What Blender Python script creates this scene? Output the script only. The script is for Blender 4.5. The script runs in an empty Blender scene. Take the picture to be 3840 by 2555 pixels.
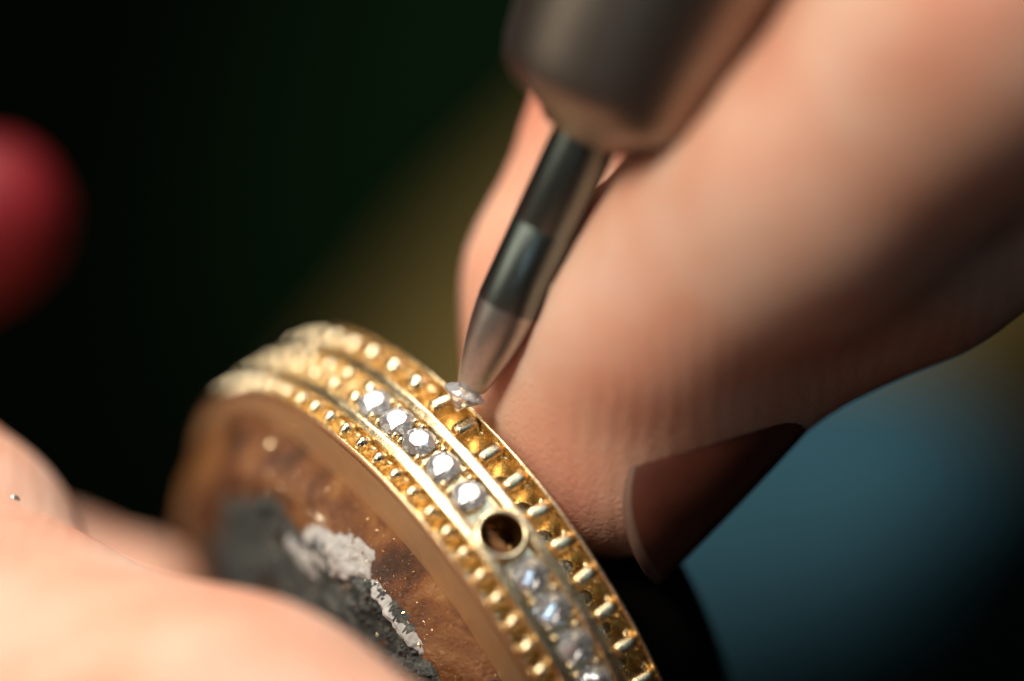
import bpy, bmesh, math, random
import numpy as np
from mathutils import Vector, Matrix

# All lengths below are written in millimetres; S turns them into Blender metres (life size).
S = 0.001
rng = random.Random(7)
scene = bpy.context.scene
COL = scene.collection

# ------------------------------------------------------------------ camera, lamps, exposure
cam_d = bpy.data.cameras.new("camera")
cam = bpy.data.objects.new("camera", cam_d); COL.objects.link(cam)
cam.location = (0, -160 * S, 0)
cam.rotation_euler = (math.radians(90), 0, 0)
cam_d.sensor_width = 36
cam_d.lens = 36 * 160 / 28.3
cam_d.clip_start = 0.005
cam_d.clip_end = 20
cam_d.dof.use_dof = True
cam_d.dof.focus_distance = 159.6 * S
cam_d.dof.aperture_fstop = cam_d.lens / 20.0 * (0.001 / S)
scene.camera = cam

world = bpy.data.worlds.new("World"); scene.world = world
world.use_nodes = True
world.node_tree.nodes["Background"].inputs[0].default_value = (0.75, 0.62, 0.5, 1)
world.node_tree.nodes["Background"].inputs[1].default_value = 0.010

def lamp(name, loc, target, size, watts, col):
    d = bpy.data.lights.new(name, 'AREA'); d.shape = 'DISK'; d.size = size * S
    d.energy = watts * (S / 0.001) ** 2; d.color = col
    o = bpy.data.objects.new(name, d); COL.objects.link(o)
    o.location = Vector(loc) * S
    o.rotation_euler = (Vector(target) - Vector(loc)).to_track_quat('-Z', 'Y').to_euler()
    return o
lamp("bench_lamp", (-86, -130, 106), (5, 2, 2), 60, 0.40, (1.0, 0.91, 0.79))
lamp("added_side_fill", (-165, -60, 40), (-4, 0, -6), 100, 0.045, (1.0, 0.88, 0.72))  # added fill, no visible source: brightens the ring's side face
lamp("added_top_fill", (-18, -26, 168), (0, 0, -3), 92, 0.29, (1.0, 0.96, 0.90))  # added overhead source, unseen: makes the stone tables flash
lamp("added_cool_fill", (105, -210, 255), (0, 0, -6), 110, 0.13, (0.50, 0.75, 1.0))  # added cool source, unseen: turns the lower stones blue
lamp("added_sparkle_light", (70, -150, 70), (2, 0, -6), 12, 0.006, (0.62, 0.82, 1.0))  # this and the next two: small added sources for sparkle on the stones
lamp("added_sparkle_light", (-46, -160, -40), (2, 0, -6), 12, 0.006, (0.66, 0.84, 1.0))
lamp("added_sparkle_light", (120, -130, 10), (2, 0, -6), 12, 0.003, (0.60, 0.80, 1.0))

scene.render.engine = 'CYCLES'
scene.cycles.use_denoising = True
scene.cycles.max_bounces = 12
scene.cycles.transmission_bounces = 8
scene.cycles.sample_clamp_indirect = 8
scene.view_settings.view_transform = 'Standard'
scene.view_settings.look = 'None'
scene.view_settings.exposure = 0
scene.view_settings.gamma = 1

# ------------------------------------------------------------------ helpers
def link_mesh(name, verts, faces, mat, parent=None, smooth=True, scale=S):
    me = bpy.data.meshes.new(name)
    v = np.asarray(verts, dtype=np.float64) * scale
    me.from_pydata(v.tolist(), [], faces if isinstance(faces, list) else faces.tolist())
    if smooth:
        me.polygons.foreach_set("use_smooth", np.ones(len(me.polygons), dtype=bool))
    me.update()
    if mat: me.materials.append(mat)
    o = bpy.data.objects.new(name, me); COL.objects.link(o)
    if parent: o.parent = parent
    return o

def tag(o, label, cat=None, group=None, kind=None):
    if label: o["label"] = label
    if cat: o["category"] = cat
    if group: o["group"] = group
    if kind: o["kind"] = kind
    return o

def empty(name, loc, mat3=None):
    o = bpy.data.objects.new(name, None); COL.objects.link(o)
    o.empty_display_size = 2 * S
    m = (mat3.to_4x4() if mat3 else Matrix.Identity(4)); m.translation = Vector(loc) * S
    o.matrix_world = m
    return o

def grid_faces(nu, nv, wrap_u=False, wrap_v=False):
    iu = np.arange(nu if wrap_u else nu - 1); iv = np.arange(nv if wrap_v else nv - 1)
    U, V = np.meshgrid(iu, iv, indexing='ij')
    U2 = (U + 1) % nu; V2 = (V + 1) % nv
    return np.stack([U * nv + V, U2 * nv + V, U2 * nv + V2, U * nv + V2], -1).reshape(-1, 4)

def lathe(profile, n=48):
    """profile [(r, z)] turned round local z."""
    p = np.array(profile, float); a = np.linspace(0, 2 * np.pi, n, endpoint=False)
    v = np.stack([np.outer(np.cos(a), p[:, 0]), np.outer(np.sin(a), p[:, 0]), np.tile(p[:, 1], (n, 1))], -1)
    return v.reshape(-1, 3), grid_faces(n, len(p), wrap_u=True)

def smooth(x, a, b):
    t = np.clip((x - a) / (b - a), 0, 1); return t * t * (3 - 2 * t)

def fbm(x, y, seed=0, octaves=4, f0=1.0):
    r = np.random.RandomState(seed); out = np.zeros_like(x, dtype=float); amp = 1.0; f = f0
    for _ in range(octaves):
        for k in range(4):
            th = r.uniform(0, 6.283); ph = r.uniform(0, 6.283)
            out += amp * 0.35 * np.sin(f * (np.cos(th) * x + np.sin(th) * y) * r.uniform(.8, 1.25) + ph
                                       + 1.3 * np.sin(f * .7 * (np.sin(th) * x - np.cos(th) * y) + ph * 2))
        amp *= 0.55; f *= 2.1
    return out

# ------------------------------------------------------------------ materials
def material(name):
    m = bpy.data.materials.new(name); m.use_nodes = True
    nt = m.node_tree; b = nt.nodes["Principled BSDF"]
    return m, nt, b
def N(nt, t, **kw):
    n = nt.nodes.new(t)
    for k, v in kw.items():
        if hasattr(n, k): setattr(n, k, v)
        else: n.inputs[k].default_value = v
    return n
def coords(nt, scale):           # object coordinates in millimetres
    tc = nt.nodes.new("ShaderNodeTexCoord"); mp = nt.nodes.new("ShaderNodeMapping")
    mp.inputs["Scale"].default_value = (scale[0] / S, scale[1] / S, scale[2] / S)
    nt.links.new(tc.outputs["Object"], mp.inputs["Vector"]); return mp.outputs[0]
def noise(nt, vec, scale, detail=4, rough=.55, dist=0):
    n = nt.nodes.new("ShaderNodeTexNoise"); n.inputs["Scale"].default_value = scale
    n.inputs["Detail"].default_value = detail; n.inputs["Roughness"].default_value = rough; n.inputs["Distortion"].default_value = dist
    nt.links.new(vec, n.inputs["Vector"]); return n.outputs["Fac"]
def ramp(nt, fac, stops):
    r = nt.nodes.new("ShaderNodeValToRGB"); e = r.color_ramp.elements
    while len(e) < len(stops): e.new(0.5)
    for q, (p, c) in zip(e, stops): q.position = p; q.color = tuple(c) + (1,) if len(c) == 3 else c
    nt.links.new(fac, r.inputs[0]); return r.outputs[0]
def bump(nt, b, height, strength, dist_mm, prev=None):
    n = nt.nodes.new("ShaderNodeBump"); n.inputs["Strength"].default_value = strength; n.inputs["Distance"].default_value = dist_mm * S
    nt.links.new(height, n.inputs["Height"])
    if prev: nt.links.new(prev, n.inputs["Normal"])
    nt.links.new(n.outputs[0], b.inputs["Normal"]); return n.outputs[0]

def gold_material(name, rough, col=(0.90, 0.60, 0.24), grain=(3, 3, 3), bstr=.25):
    m, nt, b = material(name)
    v = coords(nt, (1, 1, 1)); n1 = noise(nt, v, 1.6, 5, .6)
    c = ramp(nt, n1, [(.3, (col[0] * .93, col[1] * .9, col[2] * .82)), (.7, col)])
    nt.links.new(c, b.inputs["Base Color"])
    b.inputs["Metallic"].default_value = 1
    n2 = noise(nt, coords(nt, grain), 5, 5, .65)
    r = nt.nodes.new("ShaderNodeMapRange"); r.inputs[3].default_value = rough * .75; r.inputs[4].default_value = rough * 1.3
    nt.links.new(n2, r.inputs[0]); nt.links.new(r.outputs[0], b.inputs["Roughness"])
    bump(nt, b, n2, bstr, .03)
    return m
M_gold = gold_material("gold", .27, (.90, .72, .45))
M_gold_bright = gold_material("gold_polished", .22, (0.95, .79, .53), bstr=.15)
M_gold_face = gold_material("gold_brushed", .52, (.90, .71, .44), grain=(2, 2, 8), bstr=.5)

def metal(name, col, rough, aniso_scale=(6, 6, .3), bstr=.3):
    m, nt, b = material(name)
    n1 = noise(nt, coords(nt, aniso_scale), 3, 5, .6)
    c = ramp(nt, n1, [(.3, tuple(x * .75 for x in col)), (.7, col)])
    nt.links.new(c, b.inputs["Base Color"]); b.inputs["Metallic"].default_value = 1
    b.inputs["Roughness"].default_value = rough
    bump(nt, b, n1, bstr, .02)
    return m
M_shank = metal("dim_reflection_steel", (.22, .265, .245), .33)  # the shank's greenish dark reflection is put into its base colour
M_tip = metal("bright_reflection_steel", (.56, .55, .51), .36, (5, 5, 1.2), .5)  # paler than the shank: the tip's brighter reflection is put into the colour
M_collet = metal("brushed_steel", (.34, .295, .25), .40)

def gem_material(name, trans):
    m, nt, b = material(name)
    b.inputs["Base Color"].default_value = (1, 1, 1, 1)
    b.inputs["Roughness"].default_value = 0.0
    b.inputs["IOR"].default_value = 2.42
    b.inputs["Transmission Weight"].default_value = trans
    return m
M_gem = gem_material("diamond", .87)
M_gem_loose = gem_material("loose_diamond", .74)

def skin_material(name, tint=(1, 1, 1), fine=1.0):
    m, nt, b = material(name)
    v = coords(nt, (1, 1, 1))
    n1 = noise(nt, v, .20, 3, .5)
    base = [(.60, .235, .15), (.65, .335, .225), (.69, .445, .33)]
    c = ramp(nt, n1, [(.30, tuple(a * t for a, t in zip(base[0], tint))), (.5, tuple(a * t for a, t in zip(base[1], tint))), (.70, tuple(a * t for a, t in zip(base[2], tint)))])
    nt.links.new(c, b.inputs["Base Color"])
    b.inputs["Subsurface Weight"].default_value = .5
    b.inputs["Subsurface Radius"].default_value = (1.0, .35, .2)
    b.inputs["Subsurface Scale"].default_value = 2.0 * S
    b.inputs["Roughness"].default_value = .52
    b.inputs["Specular IOR Level"].default_value = .35
    vo = nt.nodes.new("ShaderNodeTexVoronoi"); vo.feature = 'DISTANCE_TO_EDGE'; vo.inputs["Scale"].default_value = 4.2 * fine
    nt.links.new(v, vo.inputs["Vector"])
    p = bump(nt, b, vo.outputs["Distance"], .30, .10)
    w = nt.nodes.new("ShaderNodeTexWave"); w.inputs["Scale"].default_value = .55; w.inputs["Distortion"].default_value = 6; w.inputs["Detail"].default_value = 2; w.inputs["Detail Scale"].default_value = .6
    nt.links.new(coords(nt, (1, 1, 1)), w.inputs["Vector"])
    bump(nt, b, w.outputs["Fac"], .22, .05, p)
    return m
M_skin = skin_material("skin")

def nail_material():
    m, nt, b = material("fingernail")
    n1 = noise(nt, coords(nt, (1, 1, 1)), .8, 3)
    nt.links.new(ramp(nt, n1, [(.3, (.085, .024, .014)), (.7, (.125, .038, .022))]), b.inputs["Base Color"])
    b.inputs["Roughness"].default_value = .30
    b.inputs["Subsurface Weight"].default_value = .2; b.inputs["Subsurface Radius"].default_value = (1, .4, .25); b.inputs["Subsurface Scale"].default_value = .6 * S
    return m
M_nail = nail_material()


def shellac_material():
    m, nt, b = material("brown_shellac")
    v = coords(nt, (1, 1, 1))
    n1 = noise(nt, v, .55, 6, .62, .6)
    c = ramp(nt, n1, [(.34, (.055, .022, .009)), (.46, (.17, .062, .020)), (.56, (.27, .115, .036)), (.68, (.42, .23, .10))])
    nt.links.new(c, b.inputs["Base Color"])
    b.inputs["Roughness"].default_value = .30
    b.inputs["Subsurface Weight"].default_value = .25; b.inputs["Subsurface Radius"].default_value = (1, .35, .1); b.inputs["Subsurface Scale"].default_value = .8 * S
    n2 = noise(nt, v, 2.2, 8, .7)
    bump(nt, b, n2, .6, .35)
    return m
M_shellac = shellac_material()

def crust_material():
    m, nt, b = material("grey_crust")
    v = coords(nt, (1, 1, 1))
    n1 = noise(nt, v, 2.6, 8, .72)
    c = ramp(nt, n1, [(.36, (.020, .028, .028)), (.48, (.14, .165, .155)), (.58, (.30, .32, .295)), (.72, (.55, .54, .48))])
    nt.links.new(c, b.inputs["Base Color"]); b.inputs["Roughness"].default_value = .45
    b.inputs["Specular IOR Level"].default_value = .7
    bump(nt, b, noise(nt, v, 7, 8, .8), 1.0, .35)
    return m
M_crust = crust_material()

def plain(name, col, rough=.7, nscale=.6, var=.25, bstr=.3, spec=.3):
    m, nt, b = material(name)
    v = coords(nt, (1, 1, 1)); n1 = noise(nt, v, nscale, 6, .6)
    nt.links.new(ramp(nt, n1, [(.3, tuple(c * (1 - var) for c in col)), (.7, tuple(min(1, c * (1 + var)) for c in col))]), b.inputs["Base Color"])
    b.inputs["Roughness"].default_value = rough; b.inputs["Specular IOR Level"].default_value = spec
    bump(nt, b, n1, bstr, .3 / max(nscale, .1) * .3)
    return m
M_plaster = plain("white_plaster_smear", (.44, .44, .42), .6, 4, .25, .6)
M_dark = plain("shade_black_wood", (.004, .0034, .003), .9, .8, .3, .2, .03)  # near black: the shade beside the ring is put into this colour
M_red = plain("red_handle_lacquer", (.17, .006, .010), .55, .2, .2, .05)
M_olive = plain("olive_leather", (.15, .105, .030), .85, .12, .2, .3, .15)
M_green = plain("dark_green_cloth", (.0005, .0022, .0005), .95, .05, .3, .2, .05)
M_felt = plain("dark_green_felt", (.0014, .0068, .0016), .95, .05, .3, .2, .05)
M_denim = plain("blue_denim", (.018, .056, .078), .9, .1, .25, .3, .1)

M_bore = metal("bore_shade_gold", (.26, .145, .05), .38, (4, 4, 4))  # browned gold: the shade inside the bore is put into the colour
M_nail_edge = plain("nail_free_edge", (.15, .085, .06), .6, .9, .2, .2)

# ------------------------------------------------------------------ ring pose
RING_C = Vector((-1.833, 7.029, -9.077))
E1 = Vector((-.53677, 0, .84373)); E2 = Vector((.30263, -.93346, .19253)); EA = Vector((.78759, .35868, .50106))
RING_R = Matrix((E1, E2, EA)).transposed()      # local x, y span the ring's circle, local z is its axis
R0, HW, RIN = 9.92, 1.74, 7.72
SC = -0.12                                       # middle of the stone channel across the band
STONES = [42.5, 48.75, 54.6, 61.0, 67.75, 84.0, 90.4, 97.2, 104.0, 110.5]
EMPTY_SEATS = [36.2, 29.8, 23.4, 17.0, 10.6, 4.2, -2.2, -8.6, -15]
BORE = 76.25
NEAR_PITCH = 4.45
NEAR_CUPS = np.arange(-38, 126, NEAR_PITCH)
FAR_PITCH = 6.45
FAR_SEATS = np.arange(-36.6, 126, FAR_PITCH)

def ring_xyz(th_deg, s, r):
    t = math.radians(th_deg); return (r * math.cos(t), r * math.sin(t), s)

def band_radius(TH, SS):
    r = np.full(TH.shape, R0)
    def inside(a, b, e=.035): return smooth(SS, a - e, a + e) * (1 - smooth(SS, b - e, b + e))
    # lips roll over, rails are slightly crowned
    r -= .12 * smooth(np.abs(SS), HW - .07, HW) ** 2
    r += .05 * np.exp(-((SS + .80) / .13) ** 2) + .07 * np.exp(-((SS - .64) / .13) ** 2)
    r -= .30 * inside(-1.61, -1.02)
    r -= .20 * inside(SC - .50, SC + .52)
    r -= .36 * inside(.76, 1.59)
    # tool marks
    r += .006 * fbm(TH * .6, SS * 6, 3, 3, 1.5)
    def pit(angles, s0, rad, depth, soft):
        nonlocal r
        for a in angles:
            m = np.abs(TH - a) < math.degrees(rad * 1.6 / R0)
            d = np.hypot((TH[m] - a) * math.pi / 180 * R0, SS[m] - s0)
            r[m] -= depth * (1 - smooth(d, rad * (1 - soft), rad))
    pit(NEAR_CUPS, -1.30, .28, .55, .6)
    pit(EMPTY_SEATS, SC, .36, .45, .35)
    pit([a for a in STONES], SC, .46, .40, .5)
    pit(FAR_SEATS, 1.18, .40, .75, .25)
    pit([BORE], SC, .64, 2.0, .06)
    return r

ring = empty("gold_ring", RING_C, RING_R)
tag(ring, "gold ring with rows of diamonds and beaded edges, held on a brown shellac stick", "ring")

th = np.concatenate([np.arange(-42, 126, .18), np.arange(126, 318, 1.2)])
ss = np.concatenate([np.linspace(-HW, HW, 122)])
TH, SSg = np.meshgrid(th, ss, indexing='ij')
RR = band_radius(TH, SSg)
# closed section: outer surface, far face, bore, near face
extra = [(HW + .01, 9.55), (HW + .012, 8.6), (HW, 7.95), (HW - .1, RIN), (0, RIN - .03), (-HW + .1, RIN), (-HW, RIN + .1), (-HW - .012, 8.0), (-HW - .014, 8.8), (-HW - .012, 9.5), (-HW - .01, 9.68)]
ex_s = np.tile([e[0] for e in extra], (len(th), 1)); ex_r = np.tile([e[1] for e in extra], (len(th), 1))
S_all = np.concatenate([SSg, ex_s], 1); R_all = np.concatenate([RR, ex_r], 1)
T_all = np.radians(np.tile(th[:, None], (1, S_all.shape[1])))
V = np.stack([R_all * np.cos(T_all), R_all * np.sin(T_all), S_all], -1).reshape(-1, 3)
band = link_mesh("band", V, grid_faces(len(th), S_all.shape[1], True, True), M_gold, ring)
band.data.materials.append(M_gold_face)
nper = S_all.shape[1]
mi = np.zeros(len(band.data.polygons), np.int32).reshape(len(th), nper); mi[:, nper - 6:nper - 1] = 1
band.data.polygons.foreach_set("material_index", mi.ravel())

def icosphere(sub, scale):
    bm = bmesh.new(); bmesh.ops.create_icosphere(bm, subdivisions=sub, radius=1)
    v = np.array([p.co[:] for p in bm.verts]) * np.array(scale); f = [[q.index for q in p.verts] for p in bm.faces]
    bm.free(); return v, f

def at_ring(o, th_deg, s, r, tilt=0.0, spin=0.0, lean=0.0):
    """stand a child of the ring on the band: its local z radial, x along the band, y across it"""
    t = math.radians(th_deg)
    rad = Vector((math.cos(t), math.sin(t), 0)); tan = Vector((-math.sin(t), math.cos(t), 0)); ax = Vector((0, 0, 1))
    m = Matrix((tan, ax * -1, rad)).transposed()
    m = m @ Matrix.Rotation(lean, 3, 'Y') @ Matrix.Rotation(spin, 3, 'Z') @ Matrix.Rotation(tilt, 3, 'X')
    m4 = m.to_4x4(); m4.translation = Vector(ring_xyz(th_deg, s, r)) * S
    o.matrix_local = m4

def dup(src, name=None):
    c = bpy.data.objects.new(name or src.name.split('.')[0], src.data); COL.objects.link(c); c.parent = src.parent
    return c

# beads between the drilled cups of the near edge
v, f = icosphere(2, (.195, .28, .285))
bead0 = None
for i, a in enumerate(NEAR_CUPS[:-1] + NEAR_PITCH / 2):
    if bead0 is None: o = bead0 = link_mesh("bead", v, f, M_gold_bright, ring)
    else: o = dup(bead0)
    at_ring(o, a + rng.uniform(-.12, .12), -1.32, R0 - .16 + rng.uniform(-.02, .02), rng.uniform(-.12, .12), rng.uniform(-.15, .15))

# walls between the open seats of the far edge: bevelled blocks with a notched top
def block(hx, hy, hz, b):
    bm = bmesh.new(); bmesh.ops.create_cube(bm, size=2)
    for p in bm.verts:
        p.co.x *= hx * (1.0 if p.co.z < 0 else .72); p.co.y *= hy * (1.0 if p.co.z < 0 else .86); p.co.z *= hz
    bmesh.ops.bevel(bm, geom=bm.edges[:], offset=b, segments=2, affect='EDGES', profile=.6)
    v = np.array([p.co[:] for p in bm.verts]); f = [[q.index for q in p.verts] for p in bm.faces]; bm.free(); return v, f
v, f = block(.26, .40, .29, .13)
w0 = None
bv, bf = icosphere(2, (.31, .34, .33)); b0 = None
for a in FAR_SEATS[:-1] + FAR_PITCH / 2:
    if a < 49:        # still round beads towards the far side
        o = dup(b0) if b0 else link_mesh("bead", bv, bf, M_gold_bright, ring); b0 = b0 or o
        at_ring(o, a + rng.uniform(-.15, .15), 1.18, R0 - .14 + rng.uniform(-.02, .02)); continue
    if w0 is None: o = w0 = link_mesh("seat_wall", v, f, M_gold, ring)
    else: o = dup(w0)
    at_ring(o, a, 1.18, R0 - .24 + rng.uniform(-.03, .03), rng.uniform(-.05, .05), rng.uniform(-.12, .12))

# brilliants
def brilliant(d):
    R = d / 2; P = []
    def circ(n, r, z, ph): return [(r * math.cos(2 * math.pi * (i + ph) / n), r * math.sin(2 * math.pi * (i + ph) / n), z) for i in range(n)]
    P += circ(8, R * .56, R * .32, 0) + circ(8, R * .79, R * .205, .5) + circ(16, R, R * .03, 0) + circ(16, R, -R * .03, 0)
    P += circ(8, R * .42, -R * .50, .5) + [(0, 0, -R * .86)]
    bm = bmesh.new()
    for p in P: bm.verts.new([q * 1.0 for q in p])
    bmesh.ops.convex_hull(bm, input=bm.verts[:])
    bmesh.ops.recalc_face_normals(bm, faces=bm.faces[:])
    bmesh.ops.dissolve_limit(bm, angle_limit=.02, verts=bm.verts[:], edges=bm.edges[:])
    bm.verts.index_update()
    v = np.array([p.co[:] for p in bm.verts]); f = [[q.index for q in p.verts] for p in bm.faces]; bm.free(); return v, f
v, f = brilliant(.98)
d0 = None
for a in STONES:
    if d0 is None: o = d0 = link_mesh("diamond", v, f, M_gem, ring, smooth=False)
    else: o = dup(d0)
    at_ring(o, a, SC, R0 - .08, rng.uniform(-.04, .04), rng.uniform(0, .8), max(-.14, min(.12, .0115 * (56 - a))) if a < BORE else max(-.30, min(.1, .0174 * (76 - a))))
    if a > BORE: o.scale = (1.08, 1.08, 1.0)

# grains that hold the stones, two on each side of every gap
v, f = icosphere(2, (.115, .115, .13))
p0 = None
seats = sorted(STONES + EMPTY_SEATS)
gv, gf = icosphere(2, (.26, .25, .27)); g0 = None
for a, b in zip(seats[:-1], seats[1:]):
    if a < BORE < b: continue
    mid = (a + b) / 2
    if b < 42.6:      # heavier uncut grains where no stone is set yet
        for ds in (-.25, .25):
            o = dup(g0) if g0 else link_mesh("grain", gv, gf, M_gold_bright, ring); g0 = g0 or o
            at_ring(o, mid + rng.uniform(-.2, .2), SC + ds, R0 - .10 + rng.uniform(-.03, .03))
        continue
    for ds in (-.36, .36):
        for da in (-.85, .85):
            if p0 is None: o = p0 = link_mesh("prong", v, f, M_gold_bright, ring)
            else: o = dup(p0)
            at_ring(o, mid + da + rng.uniform(-.2, .2), SC + ds + rng.uniform(-.03, .03), R0 - .10 + rng.uniform(-.03, .03))

# raised collar round the open bore
prof = [(.60, -1.2), (.60, -.03), (.61, .02), (.635, .045), (.68, .045), (.73, .02), (.77, -.03), (.80, -.12), (.82, -.4)]
v, f = lathe(prof, 56)
o = link_mesh("bore_collar", v, f, M_gold, ring); at_ring(o, BORE, SC, R0 + .02)
o["label"] = "round open collar waiting for a larger stone"
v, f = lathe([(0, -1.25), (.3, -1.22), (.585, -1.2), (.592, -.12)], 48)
o = link_mesh("bore_shade_lining", v, f, M_bore, ring); at_ring(o, BORE, SC, R0 + .02)  # added dark inner skin that carries the recess shade as colour

# ------------------------------------------------------------------ stick that carries the ring (same axis)
stick = empty("ring_stick", RING_C, RING_R)
tag(stick, "brown shellac stick end with grey gritty crust filling the gold ring", "ring stick")

def dome_height(R, T):
    """height above the ring's near face of the shellac, R mm from the axis, T degrees"""
    w = 1 - smooth(T, -28, 38)
    R2 = R - .65 * (1 - smooth(T, 20, 58)) * smooth(R, 6.9, 7.8)
    rr = np.array([0, 3, 5, 6.2, 7.05, 7.4, 7.6, 7.9, 8.45, 9.0, 9.4, 9.7])
    hA = np.array([2.4, 2.3, 2.1, 1.85, 1.6, 1.7, 1.85, 1.95, 1.75, 1.1, .2, -.8])
    hB = np.array([1.9, 1.75, 1.5, 1.25, .98, .70, .45, -.15, -.6, -.9, -1.2, -1.4])
    return w * np.interp(R, rr, hA) + (1 - w) * np.interp(R2, rr, hB)
rad = np.concatenate([np.linspace(.02, 6, 50), np.linspace(6.05, 9.7, 96)])
ang = np.linspace(-75, 150, 560)
RG, AG = np.meshgrid(rad, ang, indexing='ij')
X = RG * np.cos(np.radians(AG)); Y = RG * np.sin(np.radians(AG))
H = dome_height(RG, AG) + .07 * fbm(X, Y, 5, 5, 1.1) + .16 * fbm(X, Y, 15, 2, .45)
V = np.stack([X, Y, -(HW + .02 + H)], -1).reshape(-1, 3)
link_mesh("shellac", V, grid_faces(len(rad), len(ang)), M_shellac, stick)

edge = 6.98 + .20 * np.sin(AG / 9) + .14 * np.sin(AG / 3.7 + 1)
Hc = dome_height(RG, AG) + .16 * fbm(X, Y, 15, 2, .45) + .09 * fbm(X, Y, 9, 6, 3.2) + .05 * np.random.RandomState(4).randn(*X.shape) * smooth(RG, 4, 6.5) + .14
Hc = Hc - .6 * smooth(RG - edge - .10 * fbm(X, Y, 10, 4, 3), -.12, .25)
m = rad < 7.6
V = np.stack([X[m], Y[m], -(HW + .02 + Hc[m])], -1).reshape(-1, 3)
o = link_mesh("crust", V, grid_faces(int(m.sum()), len(ang)), M_crust, stick)
o["label"] = "rough grey grit caked on the stick end"

# white smears along the edge of the crust
def smear(a_c, r_c, da, dr, seed, lift, bend):
    u = np.linspace(-1, 1, 120); U, W_ = np.meshgrid(u, u, indexing='ij')
    TT = a_c + U * da; RRs = r_c + W_ * dr + bend * U
    Xs = RRs * np.cos(np.radians(TT)); Ys = RRs * np.sin(np.radians(TT))
    dd = np.hypot(U, W_) + .16 * fbm(Xs, Ys, seed, 4, 2.6) + .10 * fbm(Xs, Ys, seed + 2, 5, 8)
    Hs = dome_height(RRs, TT) + .16 * fbm(Xs, Ys, 15, 2, .45) + lift + .03 * fbm(Xs, Ys, seed + 1, 5, 8) - .26 * smooth(dd, .2, 1.0)
    V = np.stack([Xs, Ys, -(HW + .02 + Hs)], -1).reshape(-1, 3)
    link_mesh("plaster_smear", V, grid_faces(120, 120), M_plaster, stick)
smear(50, 6.70, 17, .74, 21, .22, .12)
smear(38, 6.0, 15, .6, 41, .24, -.3)
smear(75, 6.95, 14, .17, 31, .26, -.05)

# gold filings scattered over shellac and crust
fv, ff = [], []
ov = np.array([(1, 0, 0), (-1, 0, 0), (0, 1, 0), (0, -1, 0), (0, 0, 1), (0, 0, -1)], float)
of = [(0, 2, 4), (2, 1, 4), (1, 3, 4), (3, 0, 4), (2, 0, 5), (1, 2, 5), (3, 1, 5), (0, 3, 5)]
for i in range(4200):
    r = math.sqrt(rng.uniform(9, 66)); a = rng.uniform(15, 120)
    h = float(dome_height(np.array([r]), np.array([a]))[0]); x, y = r * math.cos(math.radians(a)), r * math.sin(math.radians(a))
    h += float(.16 * fbm(np.array([x]), np.array([y]), 15, 2, .45)[0]) + .08
    k = rng.uniform(.008, .02) if rng.random() < .95 else rng.uniform(.025, .05)
    q = Matrix.Rotation(rng.uniform(0, 6), 3, Vector((rng.uniform(-1, 1), rng.uniform(-1, 1), rng.uniform(-1, 1))).normalized())
    base = len(fv)
    for p in ov: fv.append(tuple(q @ Vector(p * k * np.array([1.6, 1, .6])) + Vector((x, y, -(HW + .02 + h)))))
    ff += [tuple(base + j for j in t) for t in of]
o = link_mesh("gold_filings", fv, ff, M_gold_bright, stick, smooth=False); o["kind"] = "stuff"
o["label"] = "fine gold filings sprinkled on the shellac"

prof = [(0, -46), (2.2, -45.8), (2.8, -44), (3.0, -20), (2.6, -4.6), (2.8, -3), (RIN - .2, -HW + .3), (RIN - .06, -HW + .5), (RIN - .06, HW - .5), (6.2, HW - .1), (0, HW)]
v, f = lathe(prof, 72)
link_mesh("shaft", v, f, M_dark, stick)
# added near-black filler standing in for shade past the far edge, low right
na = 40; A_ = np.radians(np.linspace(86, 150, na))
sec = np.array([(5.6, 1.95), (7.0, 1.95), (7.2, 2.2), (7.2, 4.6), (6.9, 5.0), (5.6, 5.0)])
V = np.stack([np.outer(np.cos(A_), sec[:, 0]), np.outer(np.sin(A_), sec[:, 0]), np.tile(sec[:, 1], (na, 1))], -1).reshape(-1, 3)
F = grid_faces(na, 6, False, True).tolist() + [list(range(6)), list(range((na - 1) * 6, na * 6))[::-1]]
link_mesh("shade_filler", V, F, M_dark, stick)

# ------------------------------------------------------------------ setting tool and the stone it carries
TIP = Vector((-1.14, -.62, -1.33)); TDIR = Vector((.400, -.267, .876)).normalized()
xx = TDIR.cross(Vector((0, 1, 0))).normalized(); yy = TDIR.cross(xx)
TOOL_R = Matrix((xx, yy, TDIR)).transposed()
tool = empty("setting_tool", TIP, TOOL_R)
tag(tool, "steel stone setting pusher with bullet shaped tip and thick brushed handle", "tool")
prof = [(0, .0), (.33, .0), (.38, .03), (.43, .12), (.52, .42), (.62, .85), (.73, 1.35), (.82, 1.9), (.875, 2.35), (.895, 2.62)]
pts = []
v, f = lathe(prof, 64); link_mesh("tip", v, f, M_tip, tool)
prof = [(.895, 2.62), (.905, 2.66), (.91, 5.05), (.902, 5.07), (.902, 5.11), (.911, 5.13), (.915, 9.2)]
v, f = lathe(prof, 64); link_mesh("shank", v, f, M_shank, tool)
prof = [(.915, 7.9), (1.22, 7.92), (1.36, 8.0), (1.44, 8.16), (2.7, 8.8), (3.0, 9.1), (3.15, 9.6), (3.25, 10.2), (3.75, 14), (4.0, 18), (4.1, 60), (3.4, 62), (0, 62)]
v, f = lathe(prof, 72); link_mesh("handle", v, f, M_collet, tool)

v, f = brilliant(1.2)
loose = link_mesh("diamond", v, f, M_gem_loose, None, smooth=False)
m4 = (Matrix.Rotation(-.06, 3, 'X') @ TOOL_R @ Matrix.Rotation(.2, 3, 'Z')).to_4x4(); m4.translation = (TIP - TDIR * .20 + xx * .10) * S
loose.matrix_world = m4
tag(loose, "loose clear diamond held under the tool tip above the far groove", "diamond")

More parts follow.
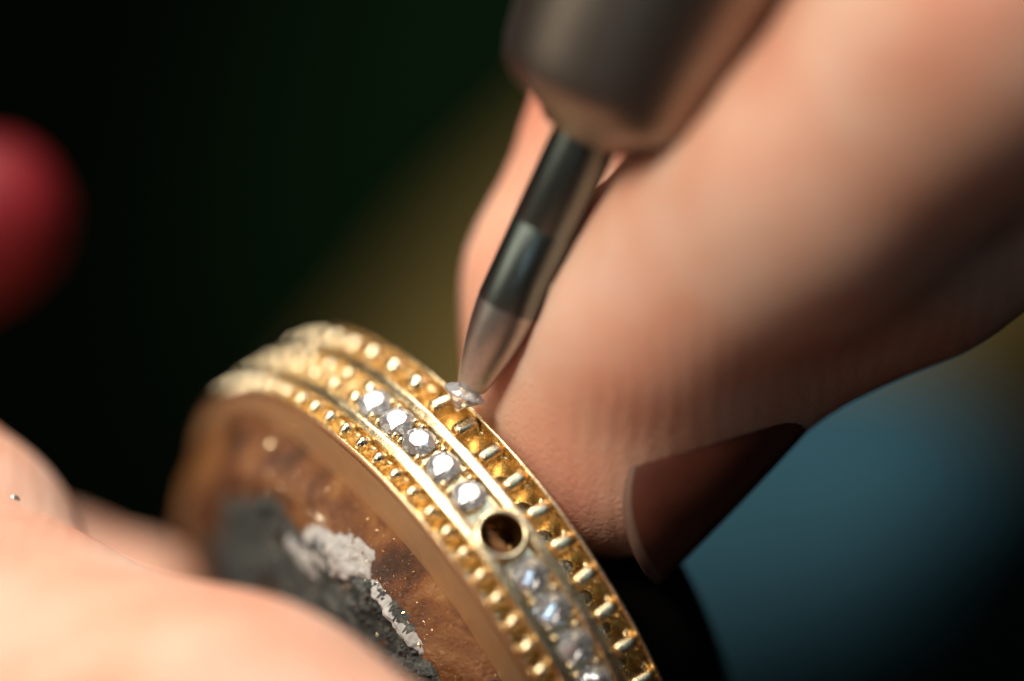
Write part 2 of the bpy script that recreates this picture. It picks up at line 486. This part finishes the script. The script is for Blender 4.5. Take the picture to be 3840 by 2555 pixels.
# ------------------------------------------------------------------ hands: distance fields turned into one skin
def cone_chain(P, chain, k=.8):
    """smooth union of round cones; chain of (x, y, z, r) in mm"""
    d = None
    for (a, b) in zip(chain[:-1], chain[1:]):
        A = np.array(a[:3]); B = np.array(b[:3]); ba = B - A; L = ba @ ba
        t = np.clip(((P - A) @ ba) / L, 0, 1)
        q = np.linalg.norm(P - A - t[..., None] * ba, axis=-1) - (a[3] + (b[3] - a[3]) * (t * t * (3 - 2 * t)))
        d = q if d is None else smin(d, q, k)
    return d
def smin(a, b, k):
    h = np.clip(.5 + .5 * (b - a) / k, 0, 1); return b + (a - b) * h - k * h * (1 - h)

def surface_nets(fn, lo, hi, h):
    lo = np.array(lo, float); n = np.ceil((np.array(hi) - lo) / h).astype(int) + 1
    ax = [lo[i] + h * np.arange(n[i]) for i in range(3)]
    F = np.empty(n, np.float32); B = 12          # blocks far from the surface take their centre's value
    starts = [list(range(0, n[i], B)) for i in range(3)]
    cen = np.stack(np.meshgrid(*[lo[i] + h * (np.array(starts[i]) + B / 2) for i in range(3)], indexing='ij'), -1)
    FC = fn(cen); reach = h * B * .87 * 1.7
    for i, x0 in enumerate(starts[0]):
        for j, y0 in enumerate(starts[1]):
            for k, z0 in enumerate(starts[2]):
                sl = (slice(x0, x0 + B), slice(y0, y0 + B), slice(z0, z0 + B))
                if abs(FC[i, j, k]) > reach: F[sl] = FC[i, j, k]
                else: F[sl] = fn(np.stack(np.meshgrid(ax[0][sl[0]], ax[1][sl[1]], ax[2][sl[2]], indexing='ij'), -1))
    sg = F < 0
    nx, ny, nz = n - 1
    acc = np.zeros((nx, ny, nz, 3), np.float32); cnt = np.zeros((nx, ny, nz), np.float32)
    offs = [(i, j, k) for i in (0, 1) for j in (0, 1) for k in (0, 1)]
    for a in offs:
        for d in range(3):
            if a[d]: continue
            b = list(a); b[d] = 1
            sa = tuple(slice(a[i], a[i] + (nx, ny, nz)[i]) for i in range(3)); sb = tuple(slice(b[i], b[i] + (nx, ny, nz)[i]) for i in range(3))
            fa, fb = F[sa], F[sb]; m = sg[sa] != sg[sb]
            t = np.where(m, fa / np.where(m, fa - fb, 1), 0)
            for i in range(3):
                acc[..., i] += np.where(m, a[i] + (t if i == d else 0), 0)
            cnt += m
    act = cnt > 0
    idx = -np.ones((nx, ny, nz), np.int64); idx[act] = np.arange(act.sum())
    cells = np.argwhere(act)
    V = lo + h * (cells + acc[act] / cnt[act][:, None])
    quads = []
    for d in range(3):
        e, g = (d + 1) % 3, (d + 2) % 3
        s0 = [slice(0, None)] * 3; s1 = [slice(0, None)] * 3
        s0[d] = slice(0, -1); s1[d] = slice(1, None)
        m = sg[tuple(s0)] != sg[tuple(s1)]
        c = np.argwhere(m); inside = sg[tuple(s0)][m]
        ok = (c[:, e] > 0) & (c[:, g] > 0) & (c[:, e] < (nx, ny, nz)[e]) & (c[:, g] < (nx, ny, nz)[g])
        c, inside = c[ok], inside[ok]
        def id_(de, dg):
            q = c.copy(); q[:, e] += de; q[:, g] += dg; return idx[q[:, 0], q[:, 1], q[:, 2]]
        Q = np.stack([id_(-1, -1), id_(0, -1), id_(0, 0), id_(-1, 0)], 1)
        Q[~inside] = Q[~inside][:, ::-1]; quads.append(Q)
    Q = np.concatenate(quads); 
    # two relaxation passes
    E = np.concatenate([Q[:, [0, 1]], Q[:, [1, 2]], Q[:, [2, 3]], Q[:, [3, 0]]])
    for _ in range(4):
        s = np.zeros_like(V); c = np.zeros(len(V))
        for i in range(3): s[:, i] = np.bincount(E[:, 0], V[E[:, 1], i], len(V)) + np.bincount(E[:, 1], V[E[:, 0], i], len(V))
        c = np.bincount(E[:, 0], minlength=len(V)) + np.bincount(E[:, 1], minlength=len(V))
        V = V * .4 + .6 * s / c[:, None]
    return V, Q

# --- right hand: thumb in front of the tool, index finger behind it
thumb_back = [(3.2, 1.3, -3.5, 2.55), (6.1, 1.2, -.35, 2.85), (11.2, .6, 3.0, 3.4), (15.4, 1, 6.2, 4.2), (24, 4, 13, 5.2), (34, 8, 20, 7.5)]
thumb_pad = [(1.35, 2.3, -2.45, 3.1), (3.95, -.3, .75, 3.5), (8.35, -3.2, 4.7, 4.3), (12.96, -6, 8.94, 4.8), (20, -5, 16, 6.2), (30, 0, 24, 8)]
index_f = [(2.36, 4.0, -.57, 3.7), (2.73, 4.0, 1.28, 4.0), (4.68, 3.6, 5.57, 4.1), (7.12, 3.6, 10.6, 4.5), (14, 6, 21, 5.2), (25, 8, 30, 6.2)]
palm = [(32, 6, 24, 9), (42, 10, 30, 12)]
curled = [[(24, 16, 12, 4.5), (17, 20, 20, 4.6), (25, 16, 29, 5), (38, 12, 31, 8)],
          [(30, 22, 8, 4.3), (23, 26, 17, 4.4), (30, 22, 27, 4.8), (40, 14, 30, 8)],
          [(36, 26, 6, 3.8), (30, 30, 14, 4.0), (36, 26, 24, 4.4), (43, 16, 29, 8)]]
def right_sdf(P):
    a = smin(cone_chain(P, thumb_back), cone_chain(P, thumb_pad), 1.6)
    Q = P.copy(); Q[..., 1] = (Q[..., 1] - 3.6) / .62 + 3.6
    b = cone_chain(Q, index_f, 1.2) * .75
    d = smin(a, b, .25)
    d = smin(d, cone_chain(P, palm), 3)
    for c in curled: d = smin(d, cone_chain(P, c, 1.2), 1.0)
    # the flesh gives way to the ring and to the tool it presses against
    q = P - np.array(RING_C); s_ = q @ np.array(EA); rr = np.sqrt(np.maximum((q * q).sum(-1) - s_ * s_, 0))
    d = np.maximum(d, -np.maximum(rr - 10.0, np.abs(s_) - 1.82))
    q = P - np.array(TIP); s_ = q @ np.array(TDIR); rr = np.sqrt(np.maximum((q * q).sum(-1) - s_ * s_, 0))
    rt = np.interp(s_, [-.8, 0, 2.6, 8, 9, 10, 14, 60], [.6, .45, .94, .96, 2.9, 3.35, 3.85, 4.15])
    return np.maximum(d, -np.maximum(rr - rt, -s_ - .6))
V, Q = surface_nets(right_sdf, (-2, -14, -8), (50, 36, 46), .38)
right = link_mesh("right_hand", V, Q, M_skin)
tag(right, "right hand pinching the steel tool between thumb and index finger", "hand")

def nail(name, base, tip, normal, radius, half_deg, parent, thick=.22, mat=None, curl=.35):
    base, tip, normal = Vector(base), Vector(tip), Vector(normal)
    d = (tip - base); L = d.length; d.normalize(); n = (normal - d * normal.dot(d)).normalized(); s = d.cross(n)
    nu, nv = 28, 28; outer, inner = [], []
    for i in range(nu):
        t = i / (nu - 1)
        for j in range(nv):
            q = -1 + 2 * j / (nv - 1); al = math.radians(half_deg) * q
            end = 1 - .42 * (1 - math.sqrt(max(0, 1 - abs(q) ** 2.6))) * smooth(np.array(t), .1, 1)
            st = .10 * q * q * (1 - t)
            along = L * (st + (t * end - st * t))
            drop = curl * (t - .35) ** 2
            sink = .42 * abs(q) ** 5
            for lst, r in ((outer, radius - sink), (inner, radius - sink - thick)):
                p = base + d * along + (n * math.cos(al) + s * math.sin(al)) * r - n * (radius * .0 + drop)
                lst.append(tuple(p))
    nV = nu * nv; F = grid_faces(nu, nv); F2 = F[:, ::-1] + nV
    rim = []
    border = [i * nv for i in range(nu)] + [(nu - 1) * nv + j for j in range(1, nv)] + [i * nv + nv - 1 for i in range(nu - 2, -1, -1)] + [j for j in range(nv - 2, 0, -1)]
    for a, b in zip(border, border[1:] + border[:1]): rim.append([a, a + nV, b + nV, b])
    return link_mesh(name, outer + inner, F.tolist() + F2.tolist() + rim, mat or M_nail, parent)
nl = nail("fingernail", (7.2, 1.1, 1.07), (1.85, 1.3, -4.75), (.74, -.20, -.66), 3.2, 78, right)
nl.data.materials.append(M_nail_edge)
for p in nl.data.polygons:
    if p.index % 729 >= 27 * 26 and p.index < 1458 or p.index >= 1458 and 20 < p.index - 1458 < 90: p.material_index = 1

# --- left hand: thumb in front, fingers behind the stick
l_thumb = [(-30, 14, -24, 9), (-22, 6, -17.5, 7.2), (-15.8, .4, -10.75, 6.15), (-8.0, -5.0, -12.5, 5.5), (-2.8, -8.3, -14.9, 5.0), (-.7, -9.3, -16.6, 4.3)]
l_index = [(-34, 14, -22, 8), (-27, 9, -10, 5.4), (-19.8, 5, -4.9, 4.83), (-16.6, 3.4, -6.7, 4.7)]
l_middle = [(-32, 20, -22, 8), (-22, 16, -9, 4.6), (-14.5, 14, -8.3, 3.0), (-11.4, 13.0, -8.5, 2.6)]
l_ring = [(-32, 24, -26, 8), (-24, 24, -16, 4.6), (-14, 22, -14, 4.4), (-8, 18, -17, 4.2)]
l_palm = [(-38, 18, -30, 12), (-34, 18, -24, 9)]
def left_sdf(P):
    d = cone_chain(P, l_thumb, 1.6)
    d = smin(d, cone_chain(P, l_palm), 3)
    for c in (l_index, l_middle, l_ring): d = smin(d, cone_chain(P, c, 1.2), .5)
    return d
V, Q = surface_nets(left_sdf, (-50, -18, -44), (8, 34, 2), .4)
left = link_mesh("left_hand", V, Q, M_skin)
tag(left, "left hand gripping the ring stick, its blurred thumb in front", "hand")

# ------------------------------------------------------------------ red handle at the left edge
red = empty("red_handle", (-15.0, 9, 2.2))
tag(red, "dark red rounded tool handle, out of focus at the left edge", "handle")
d = Vector((.80, .1, .42)).normalized(); xx = d.cross(Vector((0, 1, 0))).normalized(); yy = d.cross(xx)
red.matrix_world = Matrix.Translation(Vector((-15.9, 13, 3.6)) * S) @ Matrix((xx, yy, d)).transposed().to_4x4()
prof = [(0, 2.6), (.9, 2.5), (1.7, 2.0), (2.3, 1.1), (2.6, 0), (2.7, -2), (2.5, -6), (2.2, -12), (2.6, -20), (0, -21)]
v, f = lathe(prof, 48); link_mesh("grip", v, f, M_red, red)
prof = [(2.3, -12.0), (2.75, -12.2), (2.8, -13.6), (2.5, -14)]
v, f = lathe(prof, 48); link_mesh("ferrule", v, f, M_collet, red)

# ------------------------------------------------------------------ background, far out of focus
def cloth(name, cx, cy, cz, w, h, amp, mat, seed, tilt=0.0, n=90):
    u = np.linspace(-.5, .5, n); U, W_ = np.meshgrid(u, u, indexing='ij')
    X = U * w; Z = W_ * h; Y = amp * fbm(X / w * 6, Z / h * 6, seed, 3, 1.0) + tilt * Z
    V = np.stack([cx + X, cy + Y, cz + Z], -1).reshape(-1, 3)
    return link_mesh(name, V, grid_faces(n, n), mat)
o = cloth("backdrop", 0, 230, 0, 420, 320, 6, M_green, 3); o["kind"] = "structure"
tag(o, "dark green cloth far behind the hands, almost black", kind="structure")

def pillow(name, c, half, mat, label, cat, rot=0.0, power=2.6, seed=1):
    n, m_ = 64, 96
    th_ = np.linspace(1e-3, np.pi - 1e-3, n); ph = np.linspace(0, 2 * np.pi, m_, endpoint=False)
    T, P = np.meshgrid(th_, ph, indexing='ij')
    def sp(x): return np.sign(x) * np.abs(x) ** (2 / power)
    x = sp(np.sin(T)) * sp(np.cos(P)); z = sp(np.sin(T)) * sp(np.sin(P)); y = np.cos(T)
    k = 1 + .03 * fbm(x * 3, z * 3, seed, 3, 1)
    V = np.stack([x * half[0] * k, y * half[1] * k, z * half[2] * k], -1).reshape(-1, 3)
    c_, s_ = math.cos(rot), math.sin(rot)
    V = np.stack([V[:, 0] * c_ - V[:, 2] * s_, V[:, 1], V[:, 0] * s_ + V[:, 2] * c_], 1)
    o = link_mesh(name, V, grid_faces(n, m_, False, True), mat)
    o.location = Vector(c) * S
    tag(o, label, cat); return o
pillow("leather_sandbag", (9.0, 95, -3.0), (24, 16, 12.5), M_olive, "olive brown leather sandbag, blurred behind the tool", "sandbag", .72, 2.0)
pillow("felt_pad", (0, 130, 14), (13, 8, 26), M_felt, "dark green felt pad, a dim blur behind the sandbag", "felt pad", -.4, 2.0, 6)
pillow("denim_cushion", (9.6, 46, -7.2), (8.6, 8, 6.6), M_denim, "blue denim cushion, blurred at lower right behind the thumb", "cushion", .35, 2.0, 4)

# ------------------------------------------------------------------ crumbs
v, f = icosphere(3, (.17, .16, .15))
o = link_mesh("gold_grain", v, f, M_gold_bright)
o.location = (RING_C + RING_R @ Vector((8.55 * math.cos(math.radians(24)), 8.55 * math.sin(math.radians(24)), -HW - .55))) * S
tag(o, "tiny round gold grain stuck on the shellac below the beaded edge", "grain")
v, f = brilliant(.32)
o = link_mesh("metal_chip", v, f, M_tip, None, smooth=False)
o.location = Vector((-13.75, .2, -4.42)) * S; o.rotation_euler = (1.2, .3, .5)
tag(o, "tiny shiny metal chip lying on the left thumb at the edge", "chip")
